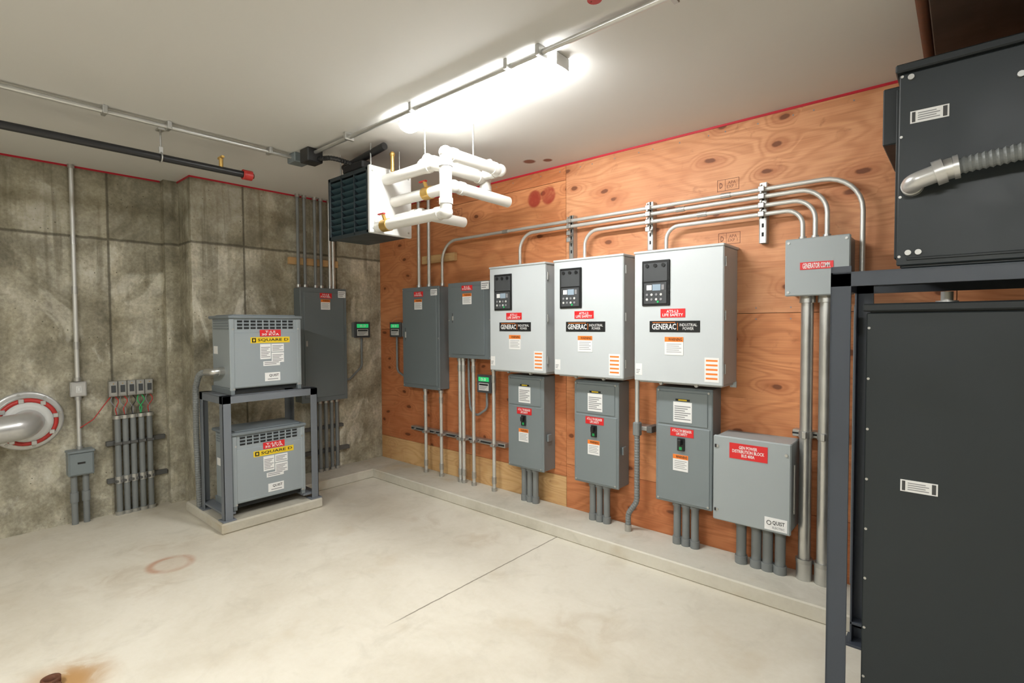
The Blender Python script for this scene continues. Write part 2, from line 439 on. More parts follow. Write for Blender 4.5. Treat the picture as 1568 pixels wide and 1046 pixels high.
# ------------------------------------------------------------------ room shell
X1, Y1 = 7.6, -6.6
b = Bd('floor'); b.box(-0.6, X1+.1, Y1-.1, 0.2, -0.15, 0, 'floor'); b.done()
b = Bd('ceiling'); b.box(-0.6, X1+.1, Y1-.1, 0.2, HC, HC+.15, 'ceil'); b.done()
b = Bd('wall_left')
b.box(-0.6, 0, -1.93, 0.2, 0, HC, 'conc')
b.box(-0.6, -0.40, Y1, -1.93, 0, HC, 'conc')
b.box(-0.42, -0.32, -2.04, -1.92, 0, HC, 'conc')
b.done()
b = Bd('wall_right')
b.box(-0.0, X1, 0.018, 0.2, 0, HC, 'slot')
def sheet(x0, x1, z0, z1, m): b.box(x0+.0015, x1-.0015, 0, 0.02, z0+.0015, z1-.0015, m, 0.001)
sheet(0, 2.60, 0.0, 0.34, 'ply4'); sheet(0, 2.60, 0.34, 1.56, 'ply3'); sheet(0, 2.60, 1.56, 2.78, 'ply1'); sheet(0, 2.60, 2.78, HC, 'ply3')
for (x0, x1, k) in ((2.60, 5.04, 0), (5.04, X1, 1)):
    sheet(x0, x1, 0.0, 0.447, 'ply3'); sheet(x0, x1, 0.447, 1.667, 'ply1' if k == 0 else 'ply3'); sheet(x0, x1, 1.667, HC, 'ply2' if k == 0 else 'ply1')
for (sx, sz) in ((3.89, 2.51), (3.90, 2.16), (1.30, 2.70)):      # grade stamps
    for (a, c_, d, e) in ((-.07, .07, .035, .038), (-.07, .07, -.038, -.035), (-.07, -.067, -.038, .038), (.067, .07, -.038, .038), (-.02, -.018, -.038, .038)):
        b.box(sx+a, sx+c_, -.0008, 0, sz+d, sz+e, 'inkb')
    b.text('D', (sx-.045, -.001, sz), (1, 0, 0), (0, 0, 1), .02, .035, 'inkb'); b.text('APA\nEXP 1', (sx+.022, -.001, sz), (1, 0, 0), (0, 0, 1), .06, .045, 'inkb', False)
for k in range(26):
    xx = .3+.17*k+(k % 3)*.03
    for zz in (HC-.05, 1.70, 1.63): b.box(xx-.004, xx+.004, -.0015, 0, zz-.004, zz+.004, 'inkg')
b.done()
b = Bd('wall_back'); b.box(-0.6, X1+.1, Y1-.1, Y1, 0, HC, 'conc'); b.done()
b = Bd('wall_front'); b.box(X1, X1+.1, Y1, 0.0, 0, HC, 'conc'); b.done()
b = Bd('trim_1')  # red fire-sealant bead along the top of the walls
b.box(0.012, 4.95, -0.006, 0.0, HC-.014, HC, 'red')
b.box(0.0, 0.006, -1.93, -0.006, HC-.014, HC, 'red')
b.box(-0.32, 0.006, -1.936, -1.93, HC-.014, HC, 'red')
b.box(-0.40, -0.394, -4.6, -2.046, HC-.014, HC, 'red')
b.done()
b = Bd('baseboard_curb')  # raised concrete kerb
CT = 0.09
b.box(0.0, X1, -0.39, 0.0, 0, CT, 'curb', 0.008)
b.box(0.0, 0.39, -1.20, -0.38, 0, CT, 'curb', 0.008)
b.done()
b = Bd('equipment_pad'); b.box(0.0, 0.82, -2.02, -1.19, 0, CT-.005, 'curb', 0.012); b.done()
b = Bd('ceiling_soffit'); b.box(4.95, X1, -3.2, 0, HC-.10, HC, 'soffit', 0.004); b.done()

# ------------------------------------------------------------------ lamps
def strip(x0, x1, y, mt):
    b = Bd('fluorescent_ceiling_light')
    b.box(x0, x1, y-.050, y+.050, HC-.035, HC, 'wgrey', 0.004)
    n = 7; pr = []
    for i in range(n+1):
        a = math.pi*i/n; pr.append((math.cos(a)*.066, -math.sin(a)*.040))
    vs = []; fs = []
    for xx in (x0+.004, x1-.004):
        for (dy, dz) in pr: vs.append((xx, y+dy, HC-.036+dz))
    for i in range(n): fs.append((i, i+1, n+1+i+1, n+1+i))
    fs.append((n, 0, n+1, 2*n+1))
    fs.append(tuple(range(n+1))); fs.append(tuple(reversed(range(n+1, 2*n+2))))
    b.add(vs, fs, mt)
    for xx in (x0-.004, x1-.002):
        b.box(xx, xx+.006, y-.052, y+.052, HC-.062, HC-.002, 'wgrey', 0.002)
    b.box((x0+x1)/2-.004, (x0+x1)/2+.004, y-.068, y+.068, HC-.078, HC-.03, 'wgrey', 0.002)
    b.done()
strip(2.36, 3.58, -1.42, 'lamp')
strip(2.30, 3.52, -4.7, 'lamp2')
strip(5.0, 6.22, -4.7, 'lamp2')

# ------------------------------------------------------------------ transfer switches
def ats(x0, n):
    b = Bd('transfer_switch'); x1 = x0+.60; z0, z1, yf = 1.215, 2.09, -0.27
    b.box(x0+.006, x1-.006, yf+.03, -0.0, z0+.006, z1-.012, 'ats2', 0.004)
    b.box(x0, x1, yf, yf+.028, z0, z1-.01, 'ats', 0.006)             # door
    b.box(x0-.004, x1+.004, yf-.006, -0.0, z1-.012, z1+.004, 'ats', 0.004)  # drip lid
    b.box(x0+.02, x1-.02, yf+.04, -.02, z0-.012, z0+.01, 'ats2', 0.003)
    F = FX(b, x0, x1, yf, z0, z1)
    F.box(.10, .43, .075, .42, 0, .010, 'black', .004)
    F.box(.125, .405, .095, .235, .009, .014, 'dkgrey', .003)
    for i in range(3): F.cyl(.17+i*.095, .115, .012, .02, .013, 'black', 12)
    F.box(.13, .40, .245, .405, .009, .016, 'dkgrey', .003)
    F.box(.165, .225, .262, .30, .016, .0175, 'white'); F.box(.235, .33, .258, .305, .016, .0185, 'lcd')
    F.box(.34, .37, .262, .30, .016, .0175, 'inkg')
    for i in range(4):
        for j in range(2): F.cyl(.17+i*.055, .335+j*.036, .015, .019, .0085, 'wgrey' if (i+j) % 2 else 'inkg', 8)
    F.cyl(.30, .39, .015, .02, .008, 'greenp', 8)
    F.red(.32, .60, .445, .51, 'ATS-%s\nLIFE SAFETY' % n)
    F.box(.19, .76, .535, .62, 0, .003, 'black', .001)
    F.text('GENERAC', .22, .50, .556, .60, .0038, 'white')
    F.text('INDUSTRIAL\nPOWER', .54, .73, .555, .603, .0038, 'white', False)
    F.box(.515, .52, .55, .605, .003, .0036, 'labo')
    F.box(.225, .49, .545, .549, .003, .0036, 'labo')
    F.warn(.37, .58, .655, .79)
    F.box(.81, .96, .80, .975, 0, .0015, 'white')
    for i in range(5): F.box(.825, .945, .815+.032*i, .828+.032*i, .0015, .002, 'labo')
    F.box(.02, .10, .865, .955, 0, .0015, 'white'); F.sheet(.025, .08, .90, .95, 3, .001)
    for v in (.12, .5, .88):
        b.cyl((x1+.003, yf+.03, z1-v*.875-.03), (x1+.003, yf+.03, z1-v*.875+.03), .006, 'strut', 8)
    for u in (.3, .7): F.cyl(u, 1.012, -.05, -.03, .012, 'strut', 10)
    for u in (.04, .96): b.box(x0+u*.6-.02, x0+u*.6+.02, -.012, 0, z0-.03, z0+.01, 'ats2')
    b.done()
for i, x0 in enumerate((1.99, 2.675, 3.36)): ats(x0, ('L1', 'L2', 'L3')[i])

# ------------------------------------------------------------------ breaker enclosures
def breaker(x0, n):
    b = Bd('breaker_enclosure'); x1 = x0+.39; z0, z1, yf = .385, 1.175, -.17
    b.box(x0+.004, x1-.004, yf+.02, 0, z0+.004, z1, 'gbrk', .004)
    b.box(x0, x1, yf+.006, yf+.03, z0, z1-.01, 'gbrk', .006)
    b.box(x0+.012, x1-.012, yf, yf+.02, z0+.012, z1-.26, 'gbrk', .006)
    b.box(x0+.02, x1-.03, yf-.0, yf+.02, z1-.25, z1-.03, 'gbrk', .003)
    F = FX(b, x0, x1, yf, z0, z1)
    F.sheet(.33, .66, .12, .29, 7, .001)
    F.box(.37, .62, .095, .112, 0, .002, 'black'); F.box(.42, .57, .098, .109, .002, .0025, 'laby')
    F.red(.28, .69, .345, .415, 'ATS-%s TM BREAKER\nLIFE SAFETY' % n)
    F.box(.41, .54, .425, .535, 0, .012, 'black', .003); F.box(.445, .505, .435, .485, .012, .040, 'black', .004)
    F.box(.45, .50, .50, .525, .012, .014, 'greenp')
    F.warn(.33, .60, .57, .71)
    for (u, v) in ((.06, .03), (.94, .03), (.06, .97), (.94, .97)): F.cyl(u, v, 0, .004, .007, 'strut', 8)
    b.box(x1, x1+.014, yf+.05, yf+.10, z0+.25, z0+.31, 'gbrk', .003)
    for k in range(3):
        xx = x0+.13+.062*k
        b.cyl((xx, -.10, z0-.03), (xx, -.10, z0+.01), .033, 'pvc'); b.cyl((xx, -.10, CT), (xx, -.10, z0), .025, 'pvc')
        b.cyl((xx, -.10, CT), (xx, -.10, CT+.05), .031, 'pvc')
    b.done()
for i, x0 in enumerate((2.10, 2.79, 3.47)): breaker(x0, ('L1', 'L2', 'L3')[i])

# ------------------------------------------------------------------ distribution box
b = Bd('power_distribution_box'); x0, x1, z0, z1, yf = 3.90, 4.335, .38, .905, -.25
b.box(x0+.004, x1-.004, yf+.02, 0, z0+.004, z1-.004, 'gbox', .004)
b.box(x0-.004, x1+.004, yf, yf+.024, z0-.004, z1+.002, 'gbox', .007)
F = FX(b, x0, x1, yf, z0, z1)
F.red(.22, .72, .06, .24, 'GEN POWER\nDISTRIBUTION BLOCK\nBUS 400A')
F.box(.69, .97, .84, .98, 0, .0015, 'white'); F.text('QUIST', .79, .94, .87, .92, .0025, 'ink'); F.text('ELECTRIC', .79, .94, .935, .96, .0025, 'inkg')
b.torus(F.pt(.745, .90, .002), (0, 1, 0), .012, .002, 'ink', 12, 4)
for (u, v) in ((.05, .12), (.05, .88), (.95, .12)): F.cyl(u, v, 0, .005, .009, 'strut', 10)
for v in (.12, .88): F.box(.015, .045, v-.02, v+.02, 0, .006, 'black', .002)
b.cyl((x1+.012, yf+.04, z0+.12), (x1+.012, yf+.04, z1-.12), .006, 'strut', 8)
for xx in (4.03, 4.12, 4.185, 4.255):
    b.cyl((xx, -.12, CT), (xx, -.12, z0+.01), .030, 'pvc'); b.cyl((xx, -.12, z0-.05), (xx, -.12, z0+.0), .036, 'pvc'); b.cyl((xx, -.12, CT), (xx, -.12, CT+.05), .037, 'pvc')
b.done()

# ------------------------------------------------------------------ generator comm junction box
b = Bd('junction_box'); x0, x1, z0, z1, yf = 4.285, 4.60, 1.76, 2.08, -.20
b.box(x0+.004, x1-.004, yf+.02, 0, z0+.004, z1-.004, 'gbox', .004)
b.box(x0-.003, x1+.003, yf, yf+.022, z0-.003, z1+.003, 'gbox', .006)
F = FX(b, x0, x1, yf, z0, z1)
F.red(.24, .76, .42, .55, 'GENERATOR COMM.')
for (u, v) in ((.05, .06), (.95, .06), (.05, .94), (.95, .94)): F.cyl(u, v, 0, .004, .007, 'strut', 8)
b.done()

# ------------------------------------------------------------------ grey panels on plywood
def panel(nm, x0, x1, z0, z1, yf, lab, door=(.06, .94, .04, .96)):
    b = Bd(nm)
    b.box(x0+.006, x1-.006, yf+.012, 0, z0+.006, z1-.006, 'gpanel', .004)
    b.box(x0, x1, yf+.004, yf+.016, z0, z1, 'gpanel', .003)
    F = FX(b, x0, x1, yf, z0, z1)
    F.box(*door, -.004, .004, 'gpanel', .003)
    F.box(door[0]+.02, door[0]+.06, .44, .50, .003, .012, 'strut' if lab else 'black', .003)
    F.box(door[0]+.025, door[0]+.04, .40, .53, .003, .006, 'dkgrey', .001)
    F.red(.35, .60, .045, .095 if z1-z0 > .8 else .11, lab, .0045)
    if z1-z0 > .8: F.warn(.36, .57, .12, .22, .0045)
    else: F.warn(.37, .58, .15, .29, .0045)
    F.sheet(.80, .97, .03 if z1-z0 > .8 else .01, .09 if z1-z0 > .8 else .11, 3, .0045)
    for (u, v) in ((.025, .02), (.975, .02), (.025, .98), (.975, .98), (.025, .5), (.975, .5)): F.cyl(u, v, -.004, .001, .006, 'strut', 8)
    b.done()
panel('electrical_panel', .59, 1.175, .955, 1.99, -.137, 'L-LS\nPANEL')
panel('electrical_panel', 1.32, 1.89, 1.29, 2.0, -.15, 'E-LS\nPANEL', (.09, .86, .06, .95))
panel('electrical_panel', 4.61, 5.15, .14, 1.70, -.12, 'G-1\nPANEL')

b = Bd('electrical_panel'); y0, y1, z0, z1, xf = -1.03, -.525, .83, 1.985, .15
b.box(0, xf-.012, y0+.006, y1-.006, z0+.006, z1-.006, 'gpanel', .004)
b.box(xf-.016, xf-.004, y0, y1, z0, z1, 'gpanel', .003)
F = FY(b, y0, y1, xf, z0, z1)
F.box(.07, .93, .04, .96, -.004, .004, 'gpanel', .003); F.box(.09, .13, .46, .51, .003, .012, 'strut', .003)
F.red(.40, .66, .045, .09, 'H-LS\nPANEL', .0045); F.warn(.42, .62, .10, .19, .0045); F.sheet(.80, .97, .02, .08, 3, .0045)
b.done()

# ------------------------------------------------------------------ small green-display monitors
def monitor(mkf, depth, lead):
    b = Bd('surge_monitor'); F = mkf(b)
    F.box(0, 1, 0, 1, -depth, -.012, 'gbox', .006)
    F.box(-.04, 1.04, -.04, 1.04, -.02, 0, 'dkgrey', .004)
    F.box(.10, .90, .10, .36, 0, .004, 'green', .001)
    F.text('0.0', .3, .7, .15, .31, .006, 'white')
    F.box(.12, .88, .46, .90, 0, .002, 'wgrey'); F.box(.16, .84, .50, .60, .002, .003, 'black')
    for i in range(3): F.box(.18, .78-.1*i, .66+.07*i, .69+.07*i, .002, .003, 'inkg')
    b.tube(lead, .012, 'pvc', .06, 8)
    b.done()
monitor(lambda b: FY(b, -.38, -.20, .08, 1.475, 1.635), .08, [(.04, -.28, 1.49), (.04, -.28, 1.15), (.05, -.44, 1.02), (.05, -.525, 1.02)])
monitor(lambda b: FX(b, .29, .47, -.08, 1.48, 1.63), .08, [(.36, -.04, 1.49), (.36, -.04, 1.10), (.50, -.05, 1.05), (.59, -.05, 1.05)])
monitor(lambda b: FX(b, 1.645, 1.81, -.08, .98, 1.135), .08, [(1.73, -.04, .99), (1.73, -.04, .82), (1.60, -.05, .74), (1.52, -.05, .80), (1.50, -.05, 1.0), (1.50, -.05, 1.29)])

# ------------------------------------------------------------------ conduits
def conduit(pts, r=.012, m='steelw', R=.1, seg=10, coup=()):
    b = Bd('electrical_conduit'); b.tube(pts, r, m, R, seg)
    for (p, d) in coup:
        p = Vector(p); d = Vector(d).normalized()
        b.cyl(p-d*.03, p+d*.03, r*1.3, 'strut', 12)
    for e, o in ((0, 1), (-1, -2)):
        p = Vector(pts[e]); d = (Vector(pts[o])-p).normalized(); b.cyl(p, p+d*.03, r*1.5, 'strut', 12)
    b.done()
yr = -.075
ZA, ZB, ZC, ZD = 2.425, 2.38, 2.325, 2.272
conduit([(1.155, -.07, 1.99), (1.155, -.07, ZA), (4.64, -.07, ZA), (4.64, -.07, 1.70)], .0135, R=.2, coup=[((2.0, -.07, ZA), (1, 0, 0)), ((3.9, -.07, ZA), (1, 0, 0))])
conduit([(2.17, yr, 2.09), (2.17, yr, ZB), (4.47, yr, ZB), (4.47, yr, 2.08)], .0135, R=.16, coup=[((3.6, yr, ZB), (1, 0, 0))])
conduit([(2.83, yr, 2.09), (2.83, yr, ZC), (4.41, yr, ZC), (4.41, yr, 2.08)], .0135, R=.16, coup=[((3.75, yr, ZC), (1, 0, 0))])
conduit([(3.50, yr, 2.09), (3.50, yr, ZD), (4.345, yr, ZD), (4.345, yr, 2.08)], .0135, R=.14)
def strutv(x, z0, z1):
    b = Bd('strut_channel'); b.box(x-.02, x+.02, -.055, -.05, z0, z1, 'strut')
    b.box(x-.021, x-.017, -.055, 0, z0, z1, 'strut'); b.box(x+.017, x+.021, -.055, 0, z0, z1, 'strut'); b.box(x-.02, x+.02, -.004, 0, z0, z1, 'strut')
    k = z0+.04
    while k < z1-.02:
        b.box(x-.006, x+.006, -.0562, -.055, k, k+.025, 'slot'); k += .055
    for z in (ZA, ZB, ZC, ZD):
        if z > z0+.02:
            b.box(x-.018, x+.018, -.102, -.088, z-.016, z+.016, 'strut', .003); b.cyl((x, -.088, z+.022), (x, -.11, z+.022), .005, 'strut', 8)
    b.done()
strutv(4.12, 2.10, 2.47); strutv(3.37, 2.13, 2.47); strutv(2.69, 2.13, 2.47)
for xx in (4.38, 4.475):
    b = Bd('electrical_conduit')
    b.cyl((xx, -.10, CT), (xx, -.10, 1.765), .033, 'steel', 24)
    b.cyl((xx, -.10, 1.72), (xx, -.10, 1.76), .042, 'steel', 24); b.cyl((xx, -.10, CT), (xx, -.10, CT+.10), .043, 'steel', 24)
    b.cyl((xx, -.10, CT+.10), (xx, -.10, CT+.125), .047, 'strut', 8)
    b.cyl((xx, -.10, .93), (xx, -.10, .97), .037, 'strut', 24); b.box(xx-.012, xx+.012, -.155, -.13, .93, .97, 'strut', .003)
    b.done()
b = Bd('strut_channel'); b.box(4.30, 4.58, -.062, 0, .925, .965, 'strut', .003); b.box(4.30, 4.58, -.064, -.062, .94, .95, 'slot'); b.done()
b = Bd('strut_channel'); b.box(.62, 1.97, -.062, 0, .49, .53, 'strut', .003); b.box(.63, 1.96, -.064, -.062, .503, .517, 'slot')
FL = [.91, 1.15, 1.425, 1.475, 1.61, 1.87]
for xx in FL: b.box(xx-.026, xx+.026, -.13, -.064, .497, .523, 'strut', .004)
for k in range(8): b.cyl((.70+k*.16, -.064, .51), (.70+k*.16, -.085, .51), .009, 'strut', 6)
b.done()
for xx in FL:
    zt = .955 if xx < 1.2 else (1.29 if xx < 1.7 else 1.21)
    conduit([(xx, -.097, CT), (xx, -.097, zt)], .017, 'steelw', coup=[((xx, -.097, CT+.10), (0, 0, 1)), ((xx, -.097, zt-.10), (0, 0, 1))])
for xx in (.78, .94): conduit([(xx, -.06, 1.99), (xx, -.06, HC)], .017, 'steelw')
b = Bd('wood_block'); b.box(.80, 1.30, -.04, 0, 2.235, 2.315, 'wood', .003); b.done()
b = Bd('flexible_conduit')
b.tube([(3.31, -.13, 1.215), (3.31, -.13, .88)], .016, 'steelw', .05, 10)
b.box(3.285, 3.335, -.155, -.10, .80, .90, 'pvc', .008)
b.tube([(3.31, -.13, .82), (3.31, -.13, .32), (3.24, -.13, .22), (3.24, -.13, CT)], .018, 'pvc', .09, 12, .010)
b.cyl((3.24, -.13, CT), (3.24, -.13, CT+.05), .024, 'strut')
b.done()
b = Bd('strut_channel'); b.box(3.28, 3.42, -.11, 0, .838, .868, 'strut', .003); b.box(3.38, 3.42, -.125, 0, .83, .876, 'darkst', .003); b.done()

# left concrete wall conduits
for yy in (-1.0, -.93, -.82, -.755, -.62): conduit([(.06, yy, 1.985), (.06, yy, HC)], .015, 'pvc' if yy < -.7 else 'steelw')
conduit([(.06, -.66, 1.985), (.06, -.66, HC)], .014, 'steelw')
b = Bd('wood_block'); b.box(0, .04, -1.08, -.55, 2.215, 2.285, 'wood', .003); b.done()
for yy in (-.87, -.80, -.735, -.67, -.61): conduit([(.07, yy, CT), (.07, yy, .83)], .018, 'pvc')
b = Bd('strut_channel'); b.box(0, .05, -1.0, -.45, .27, .31, 'darkst', .003); b.box(0, .05, -1.0, -.52, .52, .555, 'darkst', .003); b.done()

# far left recessed wall equipment  (x = -0.40)
xa = -.40
conduit([(xa+.03, -2.665, 1.16), (xa+.03, -2.665, HC)], .016, 'steelw', coup=[((xa+.03, -2.665, 2.3), (0, 0, 1)), ((xa+.03, -2.665, 1.9), (0, 0, 1)), ((xa+.03, -2.665, 1.45), (0, 0, 1))])
b = Bd('outlet_box'); b.box(xa, xa+.05, -2.715, -2.61, 1.035, 1.155, 'alum', .005)
F = FY(b, -2.712, -2.613, xa+.05, 1.038, 1.152); F.box(.05, .95, .05, .95, 0, .004, 'alum', .002); F.box(.3, .7, .25, .75, .004, .007, 'wgrey', .002); F.box(.45, .55, .38, .62, .007, .018, 'white', .002)
b.done()
conduit([(xa+.03, -2.665, .60), (xa+.03, -2.665, 1.035)], .015, 'steelw')
b = Bd('disconnect_switch'); b.box(xa, xa+.10, -2.75, -2.585, .40, .60, 'gbrk', .006)
b.box(xa, xa+.115, -2.755, -2.58, .585, .605, 'gbrk', .004); F = FY(b, -2.75, -2.585, xa+.10, .40, .60)
F.box(.06, .94, .10, .95, 0, .006, 'gbrk', .003); F.box(.35, .65, .45, .52, .006, .010, 'black', .001)
for yy in (-2.71, -2.635):
    b.cyl((xa+.05, yy, 0), (xa+.05, yy, .40), .022, 'pvc'); b.cyl((xa+.05, yy, .18), (xa+.05, yy, .26), .028, 'pvc')
b.done()
b = Bd('wiring_gutter')
for k in range(5):
    yy = -2.465+k*.064
    b.box(xa, xa+.055, yy, yy+.060, 1.01, 1.140, 'strut', .004); b.box(xa+.055, xa+.060, yy+.006, yy+.054, 1.02, 1.130, 'strut', .002)
    b.box(xa+.06, xa+.064, yy+.014, yy+.046, 1.045, 1.105, 'dkgrey', .001); b.cyl((xa+.06, yy+.03, 1.12), (xa+.067, yy+.03, 1.12), .004, 'brass', 8)
b.done()
b = Bd('loose_wiring')
WY = [-2.415, -2.36, -2.305, -2.245, -2.185]
for i, yy in enumerate(WY):
    m = ('redp', 'redp', 'blackp', 'greenp', 'redp')[i]
    for j in range(2):
        o = (j-.5)*.02
        b.tube([(xa+.03, -2.43+i*.062+o, 1.01), (xa+.06, -2.43+i*.062+o*3, .97), (xa+.05, yy-o, .90), (xa+.05, yy, .85)], .004, m if j else ('greenp' if i == 3 else 'inkg'), .03, 6)
b.tube([(xa+.03, -2.45, 1.01), (xa+.06, -2.50, .95), (xa+.08, -2.58, .84), (xa+.05, -2.66, .78)], .004, 'redp', .04, 6)
b.done()
for yy in WY: conduit([(xa+.06, yy, 0), (xa+.06, yy, .85)], .022, 'pvc', coup=[((xa+.06, yy, .30), (0, 0, 1))])
for (za, yb) in ((.61, -2.06), (.29, -2.05)):
    b = Bd('strut_channel'); b.box(xa, xa+.035, -2.49, yb, za-.02, za+.02, 'darkst', .003)
    for yy in WY: b.box(xa+.035, xa+.087, yy-.027, yy+.027, za-.012, za+.012, 'darkst', .003)
    b.done()
b = Bd('exhaust_pipe_flange'); c = Vector((xa, -2.98, .88))
b.lathe(c, (1, 0, 0), [(0, .225), (.03, .225), (.035, .215), (.035, .20)], 'alum', 40)
b.lathe(c, (1, 0, 0), [(.03, .185), (.10, .185), (.105, .175)], 'alum', 40)
b.torus(c+Vector((.105, 0, 0)), (1, 0, 0), .165, .017, 'redp', 40, 10)
b.torus(c+Vector((.112, 0, 0)), (1, 0, 0), .140, .010, 'alum', 40, 8)
b.lathe(c, (1, 0, 0), [(.10, .15), (.125, .15), (.13, .12)], 'wgrey', 36)
for k in range(8):
    a = k*math.pi/4+.2; p = c+Vector((.03, math.cos(a)*.205, math.sin(a)*.205)); b.cyl(p, p+Vector((.015, 0, 0)), .011, 'strut', 6)
    p = c+Vector((.10, math.cos(a)*.165, math.sin(a)*.165)); b.box(p.x, p.x+.03, p.y-.016, p.y+.016, p.z-.016, p.z+.016, 'alum', .003)
b.tube([c+Vector((.12, 0, 0)), c+Vector((.24, -.03, -.01)), c+Vector((.27, -.30, -.03))], .098, 'alum', .15, 28)
b.cyl(c+Vector((.258, -.20, -.022)), c+Vector((.262, -.235, -.025)), .112, 'strut', 28)
b.cyl(c+Vector((.268, -.30, -.03)), c+Vector((.275, -.36, -.032)), .115, 'blackp', 28)
b.cyl(c+Vector((.275, -.36, -.032)), c+Vector((.30, -.65, -.04)), .09, 'alum', 28)
b.done()

# ------------------------------------------------------------------ transformers + stand
def transformer(x0, x1, y0, y1, z0, z1, lab):
    b = Bd('transformer'); W = y1-y0
    b.box(x0+.01, x1-.012, y0+.01, y1-.01, z0+.045, z1-.02, 'xfm', .006)
    b.box(x1-.014, x1, y0+.015, y1-.015, z0+.05, z1-.14, 'xfm', .004)
    b.box(x1-.014, x1-.006, y0+.004, y1-.004, z1-.145, z1-.02, 'xfm', .003)
    b.box(x0-.012, x1+.014, y0-.012, y1+.012, z1-.028, z1-.004, 'xfmd', .006)
    b.box(x0+.03, x1-.03, y0+.03, y1-.03, z1-.006, z1+.004, 'xfmd', .003)
    for yy in (y0, y1-.03):
        b.box(x0, x1-.0, yy, yy+.03, z0, z0+.05, 'xfmd', .003)
        b.box(x1-.02, x1+.004, yy-.004, yy+.034, z0+.03, z1-.03, 'xfm', .006)
    b.box(x0+.02, x1-.03, y0+.03, y1-.03, z0+.012, z0+.046, 'slot')
    b.box(x1-.012, x1+.002, y0+.03, y1-.03, z0+.055, z0+.075, 'xfm', .003)
    F = FY(b, y0, y1, x1, z0, z1)
    for r in range(3):
        for k in range(9):
            u = .10+k*.09
            F.box(u, u+.068, .07+r*.042, .07+r*.042+.024, -.007, -.004, 'slot')
            F.box(u, u+.068, .062+r*.042, .071+r*.042, -.006, .003, 'xfmd', .001)
    F.red(.40, .70, .190, .275, lab)
    F.box(.27, .83, .285, .36, 0, .0015, 'laby')
    F.box(.29, .345, .295, .35, .0015, .0025, 'black'); F.box(.305, .33, .308, .337, .0025, .003, 'laby')
    F.text('SQUARE D', .37, .81, .302, .344, .0025, 'black')
    F.sheet(.40, .55, .375, .57, 7); F.sheet(.56, .74, .375, .48, 4); F.sheet(.56, .74, .49, .62, 5, .001)
    F.sheet(.44, .68, .60, .66, 2, .0012)
    F.box(.46, .68, .75, .86, 0, .0015, 'white'); F.text('QUIST', .52, .66, .77, .81, .0025, 'ink'); F.box(.50, .65, .83, .84, .0015, .002, 'inkg')
    G = FX(b, x0, x1, y0+.01, z0, z1)
    for k in range(4): G.box(.12, .88, .06+k*.035, .075+k*.035, 0, .006, 'xfmd', .001)
    G.box(.10, .30, .40, .50, 0, .0015, 'white')
    for (u, v) in ((.04, .18), (.96, .18), (.04, .93), (.96, .93)): F.cyl(u, v, 0, .005, .008, 'strut', 8)
    b.done()
TX0, TX1 = .36, .765
transformer(TX0, TX1, -1.915, -1.345, 1.062, 1.69, 'T-LS\n30 KVA')
transformer(TX0+.02, TX1, -1.915, -1.325, .145, .765, 'T-LS-2\n30 KVA')
b = Bd('transformer_stand'); t = .006; w = .062
PZ = CT-.005
def post(bb, x, y, sx, sy, z0, z1, m, w=w, t=t):
    bb.box(x, x+sx*w, y, y+sy*t, z0, z1, m, .001); bb.box(x, x+sx*t, y, y+sy*w, z0, z1, m, .001)
sx0, sx1, sy0, sy1 = .30, .79, -1.99, -1.215
for x, dx in ((sx0, 1), (sx1, -1)):
    for y, dy in ((sy0, 1), (sy1, -1)):
        post(b, x, y, dx, dy, PZ, 1.06, 'rackg')
        b.box(x-dx*.02, x+dx*.08, y-dy*.02, y+dy*.08, PZ, PZ+.010, 'rackg', .001)
z = 1.0
b.box(sx1-.006, sx1, sy0, sy1, z, z+.06, 'rackg', .001); b.box(sx0, sx0+.006, sy0, sy1, z, z+.06, 'rackg', .001)
b.box(sx0, sx1, sy0, sy0+.006, z, z+.06, 'rackg', .001); b.box(sx0, sx1, sy1-.006, sy1, z, z+.06, 'rackg', .001)
b.box(sx0, sx1, sy0, sy0+.075, z+.055, z+.061, 'rackg', .001); b.box(sx0, sx1, sy1-.13, sy1, z+.055, z+.061, 'rackg', .001)
b.box(sx1-.06, sx1, sy0, sy1, z+.055, z+.061, 'rackg', .001); b.box(sx0, sx0+.06, sy0, sy1, z+.055, z+.061, 'rackg', .001)
b.box(sx0, sx1-.02, sy0+.006, sy0+.09, .125, .143, 'rackg', .001); b.box(sx0, sx1-.02, sy1-.13, sy1-.006, .125, .143, 'rackg', .001)
b.done()
b = Bd('flexible_conduit')
b.cyl((.60, -1.905, 1.24), (.60, -1.945, 1.24), .034, 'steel'); b.tube([(.60, -1.94, 1.24), (.60, -1.985, 1.24), (.50, -2.0, 1.235)], .027, 'steel', .05, 14)
b.tube([(.51, -2.0, 1.235), (.40, -2.02, 1.22), (.33, -2.025, 1.10), (.27, -2.01, .7), (.25, -1.99, PZ)], .021, 'pvc', .10, 12, .010)
b.done()
for yy in (-1.72, -1.64, -1.53):
    b = Bd('electrical_conduit'); b.cyl((.45, yy, PZ), (.45, yy, .16), .025, 'pvc'); b.done()

